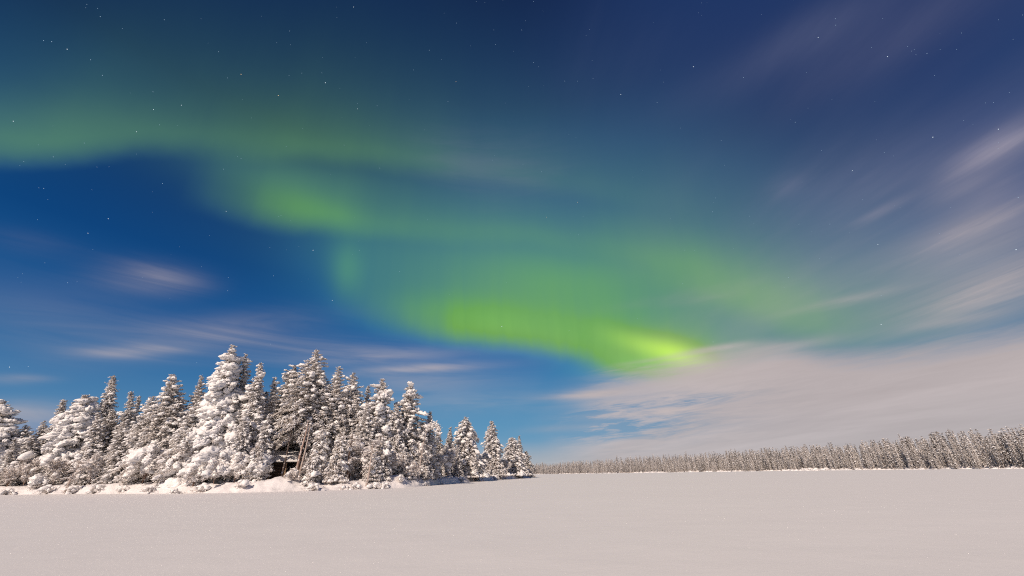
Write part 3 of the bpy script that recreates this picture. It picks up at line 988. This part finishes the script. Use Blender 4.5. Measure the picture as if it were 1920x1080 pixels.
# ------------------------------------------------------------------ shrubs, saplings and bowed birches along the bank
SH = 'frosted shrubs along the bank'
SHRUB_SPEC = [
    # px, extra, H, W, stems, lump, lsize, arch, lean, label
    (72, 2.2, 1.9, 1.5, 12, .6, .34, 1.5, 0, 'little dome shaped bush bowed under snow at the water line, far left'),
    (15, 4, 4.2, 2.4, 14, .1, .3, .7, 0, 'rimed twiggy bush at the left picture edge'),
    (45, 5, 4.6, 2.4, 14, .12, .3, .6, 0, 'rimed bush between the left edge and the small snow dome'),
    (100, 5, 4.4, 2.2, 14, .12, .3, .6, 0, 'dense frosted bush right of the small snow dome'),
    (170, 4, 5.0, 2.4, 14, .15, .3, .7, 0, 'frosted bush beside the leaning pale birch trunk'),
    (268, 3, 5.2, 3.6, 16, .45, .42, 1.25, .5, 'bowed birch bush with a white arch of snow over its brown twigs'),
    (312, 3.5, 4.4, 2.2, 14, .15, .35, .9, 0, 'frosted bush between the snow arch and the big snow heaped bush'),
    (340, 6, 6.0, 2.4, 14, .15, .35, .7, 0, 'tall rimed bush in front of the broad blunt topped pine'),
    (402, 2.2, 4.2, 3.9, 26, 1.0, .42, 1.3, 0, 'big bush buried in heaped snow below the tallest tree'),
    (365, 2.5, 3.0, 2.2, 16, .6, .34, 1.2, 0, 'smaller snow heaped bush hugging the left of the big one'),
    (440, 2.5, 3.8, 2.0, 14, .7, .34, 1.2, 0, 'snow heaped bush hugging the right of the big one'),
    (478, 3, 3.4, 1.7, 14, .5, .4, 1.1, 0, 'snowy bush left of the round snow mound'),
    (547, 1.6, 1.4, 1.5, 12, .25, .2, 1.6, 0, 'small bowed bush of bare twigs on the front of the snow mound'),
    (620, 3, 2.6, 1.6, 12, .3, .28, 1.0, 0, 'low rimed bush at the foot of the slim snow column'),
    (632, 1.8, 1.0, 1.3, 10, .5, .25, 1.4, 0, 'tiny snow covered bush at the water line right of the mound'),
    (655, 5, 5.6, 2.6, 14, .12, .3, .6, 0, 'tall brownish rimed bush under the twiggy topped pine'),
    (690, 4, 4.6, 2.4, 14, .2, .3, .8, 0, 'frosted bush around the greyish birch trunk'),
    (735, 4.5, 4.2, 2.4, 14, .14, .3, .8, 0, 'shaggy rimed bush right of the greyish birch trunk'),
    (768, 3, 2.8, 2.0, 12, .12, .25, 1.0, .6, 'low bush whose dark twigs trail onto the lake'),
    (785, 6, 6.2, 2.4, 14, .18, .3, .9, 0, 'drooping rimed birch at the end of the tall trees'),
    (818, 4, 5.2, 3.0, 16, .10, .3, .5, 0, 'pinkish rimed bush in the dip, left one'),
    (838, 4, 6.0, 3.0, 16, .10, .3, .5, 0, 'pinkish rimed bush in the dip, right one'),
    (905, 3, 6.0, 3.0, 14, .12, .34, .6, 0, 'rimed bush between first and middle spruce of the point'),
    (943, 4, 5.0, 3.0, 14, .12, .34, .6, 0, 'rimed bush between middle and last spruce of the point'),
    (990, 3, 3.0, 2.4, 12, .06, .25, .5, 0, 'scrubby brown bush on the outermost tip of the point'),
]
for i, (px, ex, H, Wd, st, lu, lz, ar, le, label) in enumerate(SHRUB_SPEC):
    x, y = spot(px, ex + 2.6)
    far = near_shore(az_of(px)) > 100
    plant('frosted_shrub', gen_shrub(500 + i, H, Wd, st, lu, lz, ar, .62 if far else .5, le, .8 if far else 1.0),
          (x, y, near_h(x, y) - .05), 0, 1, label, 'shrub', SH, (M_BARK, M_TWIG, M_SNOW), ('stem', 'twigs', 'snow_load'))


for i, px in enumerate([20, 95, 140, 185, 235, 290, 335, 385, 455, 590, 648, 668, 705, 722, 752, 800, 830, 865, 893, 930, 975]):
    x, y = spot(px, 1.0 + (i * 37 % 10) * .16)
    k = 1.5 if near_shore(az_of(px)) > 90 else 1.0
    plant('buried_bush', gen_shrub(700 + i, .7 * k + .06 * (i % 5), 1.1 * k, 8, .9, .22, 1.5, .34, 0, 1.6), (x, y, near_h(x, y) - .1), 0, 1,
          'small twiggy bush half buried in the snow of the bank', 'bush', 'buried bushes at the water line', (M_BARK, M_TWIG, M_SNOW), ('stem', 'twigs', 'snow_load'))


def bare_trunk(px, ex, H, r, label, mat, lean=0.0, leany=0.0, fork=True, seed=1, name='birch', cat='birch'):
    rng = np.random.default_rng(seed)
    x, y = spot(px, ex)
    root = link(name, None, loc=(x, y, near_h(x, y) - .1)); tag(root, label, cat, WOOD)
    T, C, S = Acc(), Acc(), Acc()
    q = np.linspace(0, 1, 10)
    P = np.stack([lean * H * q ** 1.2 + .07 * np.sin(q * 7 + seed), leany * H * q + .05 * np.sin(q * 9), q * H], 1)
    tube(T, P, r * (1.1 - q * .85), 9)
    if fork:
        for k in range(22):
            s = rng.uniform(.35, 1); a = rng.uniform(0, 6.28); L = rng.uniform(.5, 1.5) * H * .16
            b = np.array([np.interp(s, q, P[:, j]) for j in range(3)])
            u = np.linspace(0, 1, 5)
            B = b + np.stack([math.cos(a) * L * u, math.sin(a) * L * u, L * (.8 * u - .7 * u * u)], 1)
            tube(T, B, .022 * L * (1.1 - u) + .006, 4)
            n = 6; ss = rng.uniform(.3, 1, n)
            Q = np.stack([np.interp(ss, u, B[:, j]) for j in range(3)], 1)
            C.many(TWIGT, Q, rotz_arr(a + rng.normal(0, .6, n), rng.uniform(-.3, .8, n)), np.full((n, 3), .42), rng)
            S.many(SML, Q + [0, 0, .05], rotz_arr(a + rng.normal(0, .4, n), rng.uniform(-.2, .5, n)), np.stack([np.full(n, .24), np.full(n, .08), np.full(n, .07)], 1), rng)
    link('trunk', mesh_from('trunk', *T.arrays(), mat), root)
    if fork:
        link('twigs', mesh_from('twigs', *C.arrays(), M_TWIG, smooth=False), root)
        link('snow_load', mesh_from('snow_load', *S.arrays(), M_SNOW), root)
    return root


bare_trunk(128, 1.0, 5.2, .16, 'leaning pale birch trunk growing out of the bank at the far left', M_PALE, .10, 0, True, 3)
bare_trunk(690, 2.6, 6.4, .17, 'greyish birch trunk standing in frosted bushes right of the hut', M_PALE, .03, .02, True, 5)
bare_trunk(650, 5.0, 7.0, .15, 'brown slender trunk between the young spruces right of the hut', M_BARK, -.02, .02, True, 7, 'bare_tree', 'bare tree')
bare_trunk(553.5, 5.5, 8.5, .21, 'reddish bare pine trunk leaning beside the round snow mound', M_REDBARK, .015, .05, False, 9, 'bare_pine', 'pine')
bare_trunk(561, 7.0, 8.2, .19, 'second pale bare pine trunk close to the right of the reddish leaning one', M_PALE, .01, .04, False, 10, 'bare_pine', 'pine')
bare_trunk(527, 7.5, 8.0, .17, 'dark bare trunk in front of the log hut, left of the reddish one', M_DARKBARK, .0, .04, False, 11, 'bare_pine', 'pine')
bare_trunk(572, 8.5, 3.4, .05, 'thin dark sapling with crooked arms right of the bare trunks', M_DARKBARK, .0, .0, True, 13, 'sapling', 'sapling')

# ------------------------------------------------------------------ bowed birch arch at the steep end
rng = np.random.default_rng(77)
x, y = spot(786, 5)
root = link('bowed_birch', None, loc=(x, y, near_h(x, y)))
tag(root, 'thin birch bowed into an arch over the right flank of the tall trees', 'birch', WOOD)
q = np.linspace(0, 1, 16)
P = np.stack([3.3 * q ** 1.8, -.5 * q, 10.6 * np.sin(q * 2.05) / 1.0 * (1 - .12 * q)], 1)
T, C, S = Acc(), Acc(), Acc()
tube(T, P, .085 * (1.15 - q), 6)
n = 150; ss = rng.uniform(.45, 1, n)
Q = np.stack([np.interp(ss, q, P[:, j]) for j in range(3)], 1) + rng.normal(0, .16, (n, 3))
Q[:, 2] -= rng.uniform(0, 1.2, n) * (ss > .6)
C.many(TWIGT, Q, rotz_arr(rng.uniform(0, 6, n), rng.uniform(.3, 1.2, n)), np.full((n, 3), .42), rng)
sn = rng.uniform(.08, .22, n)
S.many(MID, Q + [0, 0, .06], rotz_arr(rng.uniform(0, 6, n), rng.uniform(.2, 1, n)), np.stack([sn, sn * .6, sn * .6], 1), rng)
link('trunk', mesh_from('trunk', *T.arrays(), M_PALE), root)
link('twigs', mesh_from('twigs', *C.arrays(), M_TWIG, smooth=False), root)
link('snow_load', mesh_from('snow_load', *S.arrays(), M_SNOW), root)

# ------------------------------------------------------------------ log hut in the gap
hx, hy = spot(541, 15)
hz_ = near_h(hx, hy) - .05
hut = link('log_hut', None, loc=(hx, hy, hz_))
hut.rotation_euler = (0, 0, math.atan2(-hx, hy) + R(6))        # front turned to the lake
tag(hut, 'dark open fronted log hut with snow covered roof between the bare trunks', 'hut')


def log(acc, a, b, r, seg=10):
    a, b = np.array(a, float), np.array(b, float)
    q = np.linspace(0, 1, 5)[:, None]
    tube(acc, a + (b - a) * q, np.full(5, r), seg)


def disc_cap(acc, c, nrm, r):
    n = np.array(nrm, float); u = np.cross(n, [0.3, .2, .9]); u /= np.linalg.norm(u); w = np.cross(n, u)
    th = np.arange(12) * 2 * PI / 12
    v = np.array([c] + [np.array(c) + u * r * math.cos(t) + w * r * math.sin(t) for t in th])
    acc.add(v, np.array([(0, 1 + j, 1 + (j + 1) % 12) for j in range(12)]))


def box(acc, x0, x1, y0, y1, z0, z1):
    v = np.array([(x, y, z) for x in (x0, x1) for y in (y0, y1) for z in (z0, z1)], float)
    f = [(0, 1, 3), (0, 3, 2), (4, 6, 7), (4, 7, 5), (0, 4, 5), (0, 5, 1), (2, 3, 7), (2, 7, 6), (0, 2, 6), (0, 6, 4), (1, 5, 7), (1, 7, 3)]
    acc.add(v, np.array(f))


HW, HD, HH = 3.0, 3.4, 2.7                      # half width, depth, wall height
front, front2, side, back, ends = Acc(), Acc(), Acc(), Acc(), Acc()
nl = 12
for k in range(nl):
    z = .12 + k * HH / nl
    r = HH / nl * .54
    log(front, (-HW - .3, 0, z), (-.75, 0, z), r); log(front2, (.75, 0, z), (HW + .3, 0, z), r)
    log(back, (-HW - .3, HD, z), (HW + .3, HD, z), r)
    z2 = z + HH / nl * .5
    for sx_ in (-HW, HW):
        log(side, (sx_, -.35, z2), (sx_, HD + .3, z2), r)
        disc_cap(ends, (sx_, -.355, z2), (0, -1, 0), r)
    for sx_ in (-.75, .75):                     # short corner logs beside the doorway
        log(side, (sx_, -.30, z2), (sx_, .5, z2), r * .95)
        disc_cap(ends, (sx_, -.305, z2), (0, -1, 0), r * .95)
for nm, ac, mt in (('front_wall', front, M_LOG), ('front_wall', front2, M_LOG), ('side_wall', side, M_LOG), ('back_wall', back, M_LOG), ('log_ends', ends, M_LOGEND)):
    link(nm, mesh_from(nm, *ac.arrays(), mt, smooth=(nm != 'log_ends')), hut)
fl = Acc(); box(fl, -HW, HW, .1, HD, -.1, .14); link('floor', mesh_from('floor', *fl.arrays(), M_LOG, smooth=False), hut)
# pitched roof with its ridge parallel to the front, eaves overhanging
rf = Acc()
y0_, y1_, ym = -.95, HD + .6, HD / 2
ez, rz_ = HH - .08, HH + 1.15
rv = np.array([(sx_, yy, zz2) for sx_ in (-HW - .7, HW + .7) for yy, zz2 in ((y0_, ez), (ym, rz_), (y1_, ez), (y1_, ez + .14), (ym, rz_ + .14), (y0_, ez + .14))])
rfc = []
for j in range(6):
    a, b = j, (j + 1) % 6
    rfc += [(a, b, b + 6), (a, b + 6, a + 6)]
rfc += [(0, 5, 4), (0, 4, 1), (1, 4, 3), (1, 3, 2), (6, 7, 10), (6, 10, 11), (7, 8, 9), (7, 9, 10)]
rf.add(rv, np.array(rfc))
roof = link('roof', mesh_from('roof', *rf.arrays(), M_ROOF, smooth=False), hut)
# thick rounded snow blanket over the roof
nx, ny = 40, 30
V = []
for top in (1, 0):
    for i in range(nx):
        for j in range(ny):
            u = -1 + 2 * i / (nx - 1); w = j / (ny - 1)
            X = u * (HW + .85); Y = y0_ - .12 + (y1_ - y0_ + .24) * w
            zr = ez + .145 + (rz_ - ez) * (1 - abs(Y - ym) / (ym - y0_))
            edge = min(1 - abs(u), w * 1.2, (1 - w) * 1.2) * 5
            th = .62 * math.sqrt(sstep(edge)) + .06 * mnoise.noise(Vector((X, Y, 0)))
            V.append((X, Y, zr + (max(.05, th) if top else .01)))
Fq = []
N = nx * ny
for i in range(nx - 1):
    for j in range(ny - 1):
        p = i * ny + j
        Fq += [(p, p + ny, p + ny + 1, p + 1), (N + p, N + p + 1, N + p + ny + 1, N + p + ny)]
for i in range(nx - 1):
    for j in (0, ny - 1):
        p = i * ny + j; Fq.append((p, p + ny, N + p + ny, N + p))
for j in range(ny - 1):
    for i in (0, nx - 1):
        p = i * ny + j; Fq.append((p, p + 1, N + p + 1, N + p))
link('roof_snow', mesh_from('roof_snow', np.array(V), np.array(Fq), M_SNOW), roof)

# ------------------------------------------------------------------ distant forest along the right shore
protos = []
for k in range(9):
    kw = dict(Rm=rnd.uniform(1.05, 1.8), p=rnd.choice([1.0, 1.2, 1.5]), q=.85, nb=66, lump=.45, lsize=.36, frost=.8, droop=.8, up=.1,
              step=.55, tsize=.60, limb=False, low=True, z0=.8, uneven=.35)
    T, C, S = gen_tree(800 + k, 11.5, **kw)
    vs, fs, mi, off = [], [], [], 0
    for m_, ac in enumerate((T, C, S)):
        v, f = ac.arrays(); vs.append(v); fs.append(f + off); off += len(v); mi.append(np.full(len(f), m_))
    protos.append((np.concatenate(vs), np.concatenate(fs), np.concatenate(mi)))
    m2 = protos[-1][2].copy(); m2[m2 == 1] = 3                    # the same habit with darker, less frosted needles
    if k % 2: protos[-1] = (protos[-1][0], protos[-1][1], m2)
M_FAR_DARK = needle_material('far_needles', (0.06, 0.045, 0.032), (0.125, 0.09, 0.066), 0.42)
proto_me = [mesh_from('far_spruce', v, f, [M_DARKBARK, M_NEEDLE, M_SNOW, M_FAR_DARK], smooth=False, mi=mi) for v, f, mi in protos]
cand = []
for a_i in np.arange(-22, 66, .01):
    pass
rngf = np.random.default_rng(31)
az_c = -24.0
while az_c < 62:
    d0 = far_shore(az_c)
    stepdeg = math.degrees(1.75 / d0)
    inview = -3 < az_c < 51.5
    rows = 11 if inview else 5
    r_ = rngf.uniform(0.5, 6.0)
    for row in range(rows):
        a = az_c + rngf.uniform(-1.3, 1.3) * stepdeg
        d = far_shore(a) + r_ + rngf.uniform(0, 2.2)
        x, y = polar(a, d)
        h = (8.6 + min(row, 5) * .9) * rngf.uniform(.60, 1.08) * (1 + .16 * mnoise.noise(Vector((az_c * .7, row * .3, 5))))
        if rngf.random() < .03: h *= 1.12
        if rngf.random() < .93: cand.append((h / d, x, y, h, a, d))
        r_ += 2.6 + row * 1.3
    az_c += stepdeg * (1 + .6 * mnoise.noise(Vector((az_c * .9, 0, 2))))
vis = [c for c in cand if 1.5 < c[4] < 50.5]
vis.sort(key=lambda c: (c[5] - far_shore(c[4])) > 9)       # front rows first
front_rows = sorted([c for c in vis if c[5] - far_shore(c[4]) <= 16], key=lambda c: c[5])
chosen = front_rows[:285]
chosen_set = set(id(c) for c in chosen)
first = True
for c in chosen:
    _, x, y, h, a, d = c
    o = link('distant_spruce', proto_me[rngf.integers(len(proto_me))], loc=(x, y, far_h(x, y) - .2))
    k = h / 11.5
    o.rotation_euler = (0, 0, rngf.uniform(0, 6.28)); o.scale = (k * rngf.uniform(.95, 1.3),) * 2 + (k,)
    tag(o, 'small snow dusted spruce in the front rows of the distant right shore', 'spruce', 'front rows of the distant forest')
VV, FF, MI, off = [], [], [], 0
for c in cand:
    if id(c) in chosen_set: continue
    _, x, y, h, a, d = c
    v, f, mi = protos[rngf.integers(len(protos))]
    if d > 420:
        keep = rngf.random(len(f)) < .6; keep[:60] = True
        f = f[keep]; mi = mi[keep]
    k = h / 11.5; yaw = rngf.uniform(0, 6.28); w = k * rngf.uniform(.95, 1.3)
    cs, sn = math.cos(yaw), math.sin(yaw)
    vv = np.empty_like(v)
    vv[:, 0] = (v[:, 0] * cs - v[:, 1] * sn) * w + x
    vv[:, 1] = (v[:, 0] * sn + v[:, 1] * cs) * w + y
    vv[:, 2] = v[:, 2] * k + far_h(x, y) - .2
    VV.append(vv); FF.append(f + off); MI.append(mi); off += len(vv)
fo = link('distant_forest', mesh_from('distant_forest', np.concatenate(VV), np.concatenate(FF), [M_DARKBARK, M_NEEDLE, M_SNOW, M_FAR_DARK], smooth=False, mi=np.concatenate(MI)))
tag(fo, 'dense snow dusted spruce forest rising behind the front rows across the lake', 'forest', kind='stuff')
# low snowed-in scrub where the distant trees meet the ice
SV, SF, SM_, off = [], [], [], 0
for k in range(520):
    a = rngf.uniform(1, 52); d = far_shore(a) + rngf.uniform(-2.5, 5)
    x, y = polar(a, d)
    v, f = (MID if rngf.random() < .5 else SML)[rngf.integers(4)]
    s_ = rngf.uniform(.25, 1.0)
    SV.append(v * np.array([s_ * 1.5, s_ * 1.2, s_ * .8]) + np.array([x, y, far_h(x, y) + .1])); SF.append(f + off); off += len(v)
    SM_.append(np.zeros(len(f)))
    tv, tf = TWIGT[rngf.integers(5)]
    SV.append(tv * s_ * 2.2 + np.array([x + .6, y + .8, far_h(x, y) + .7])); SF.append(tf + off); off += len(tv); SM_.append(np.ones(len(tf)))
sc_ = link('shore_scrub', mesh_from('shore_scrub', np.concatenate(SV), np.concatenate(SF), [M_SNOW, M_TWIG], smooth=False, mi=np.concatenate(SM_)))
tag(sc_, 'snowed-in low scrub along the edge of the distant shore', 'scrub', kind='stuff')
print('deep trees', cnt, 'far', len(cand), 'merged faces', sum(len(f) for f in FF))

# ------------------------------------------------------------------ stars
STARS = [(163, 8, 1), (663, 13, 3), (856, 43, 2), (893, 3, 1), (926, 56, 2), (929, 83, 2), (308, 37, 2), (188, 31, 2), (82, 76, 2), (97, 78, 2), (126, 92, 3), (170, 112, 2),
         (192, 141, 2), (410, 97, 2), (452, 139, 4), (427, 146, 2), (545, 84, 1), (543, 58, 2), (519, 80, 1), (610, 155, 5), (522, 179, 4), (542, 141, 2), (566, 137, 2),
         (805, 94, 2), (775, 131, 2), (828, 111, 1), (883, 86, 1), (855, 153, 3), (287, 172, 2), (288, 205, 3), (340, 197, 3), (299, 234, 2), (256, 247, 3), (25, 227, 3),
         (158, 268, 2), (670, 204, 3), (707, 198, 2), (840, 190, 2), (767, 186, 1), (645, 272, 2), (452, 297, 2), (419, 317, 2), (424, 396, 3), (203, 410, 3), (165, 437, 3),
         (305, 344, 2), (100, 294, 2), (712, 315, 2), (802, 412, 2), (545, 414, 1), (527, 404, 2), (587, 469, 5), (506, 464, 2), (673, 452, 2), (674, 469, 2), (749, 509, 2),
         (513, 517, 2), (428, 520, 2), (427, 545, 2), (127, 530, 2), (623, 563, 4), (507, 645, 2), (941, 612, 5), (378, 500, 1), (82, 353, 2), (73, 352, 1), (182, 313, 1),
         (1015, 322, 2), (1083, 379, 3), (1025, 407, 3), (1164, 177, 4), (1232, 192, 2), (1300, 125, 4), (1112, 147, 2), (1059, 152, 2), (1083, 152, 2), (1394, 145, 2),
         (1491, 229, 2), (1534, 70, 3), (1566, 35, 2), (1567, 47, 2), (1664, 106, 3), (1738, 100, 2), (1749, 257, 4), (1598, 320, 3), (1342, 371, 2), (1336, 397, 2), (1405, 405, 2),
         (1556, 420, 2), (1498, 420, 2), (1646, 458, 3), (1905, 468, 4), (1652, 608, 4), (1652, 554, 2), (1478, 520, 2), (1280, 532, 2), (1284, 469, 2), (1302, 470, 1),
         (1085, 440, 2), (1067, 620, 2), (1337, 641, 3), (1129, 763, 2), (1052, 744, 1), (900, 665, 1), (978, 56, 2), (1000, 117, 2), (1010, 125, 1), (1099, 66, 1), (1105, 55, 1),
         (1872, 242, 3), (1909, 370, 2), (1195, 597, 1), (1276, 240, 1), (1204, 319, 1), (53, 687, 2), (18, 688, 3), (369, 680, 2)]
rs = random.Random(8)
for _ in range(300):
    px, py = rs.uniform(-300, 2200), rs.uniform(-500, 560)
    STARS.append((px, py, rs.choice([.5, .5, .7, 1])))
SD = 9000.0
sv, sf = ico(0)
mats = [star_material('star_white', (.80, .92, 1.0), 1.0), star_material('star_warm', (1.0, .72, .40), 1.0), star_material('star_faint', (.42, .58, .75), 1.0)]
VV, FF, MI, off = [], [], [], 0
for px, py, mag in STARS:
    r = SD * (.00022 + .00012 * mag)
    VV.append(sv * r + ray(px, py) * SD); FF.append(sf + off); off += len(sv)
    MI.append(np.full(len(sf), 1 if (px, py) in ((452, 139), (522, 179), (855, 153), (1025, 407), (1083, 379)) else (0 if mag >= 3 else 2)))
so = link('stars', mesh_from('stars', np.concatenate(VV), np.concatenate(FF), mats, mi=np.concatenate(MI)))
tag(so, 'scattered small stars across the night sky', kind='structure')

# ------------------------------------------------------------------ glinting ice crystals on the lake snow
cm, ct, cb = material('ice_crystal')
cb.inputs['Base Color'].default_value = (.92, .90, .88, 1); cb.inputs['Roughness'].default_value = .35
rngc = np.random.default_rng(12)
V, Fc = [], []
ml = np.array(to_moon)
for k in range(650):
    a = rngc.uniform(-56, 56); d = 4.5 + 30 * rngc.random() ** 1.3
    x, y = polar(a, d); z = lake_h(x, y) + .012
    tv = np.array([-x, -y, CAM_H - z]); tv /= np.linalg.norm(tv)
    nrm = ml + tv; nrm /= np.linalg.norm(nrm); nrm = nrm + rngc.normal(0, .06, 3); nrm /= np.linalg.norm(nrm)
    u = np.cross(nrm, [0.3, 1, .1]); u /= np.linalg.norm(u); w = np.cross(nrm, u)
    s = (.0012 + .00022 * d) * rngc.uniform(.5, 1.2); i0 = len(V)
    c = np.array([x, y, z])
    V += [c + u * s, c + w * s, c - u * s, c - w * s]
    Fc += [(i0, i0 + 1, i0 + 2), (i0, i0 + 2, i0 + 3)]
co = link('ice_crystals', mesh_from('ice_crystals', np.array(V), np.array(Fc), cm, smooth=False))
tag(co, 'tiny glinting ice crystals scattered on the lake snow', kind='stuff')
for o in TREES.values():
    pass
for o in scene.objects:
    if 'H_' in o: del o['H_']
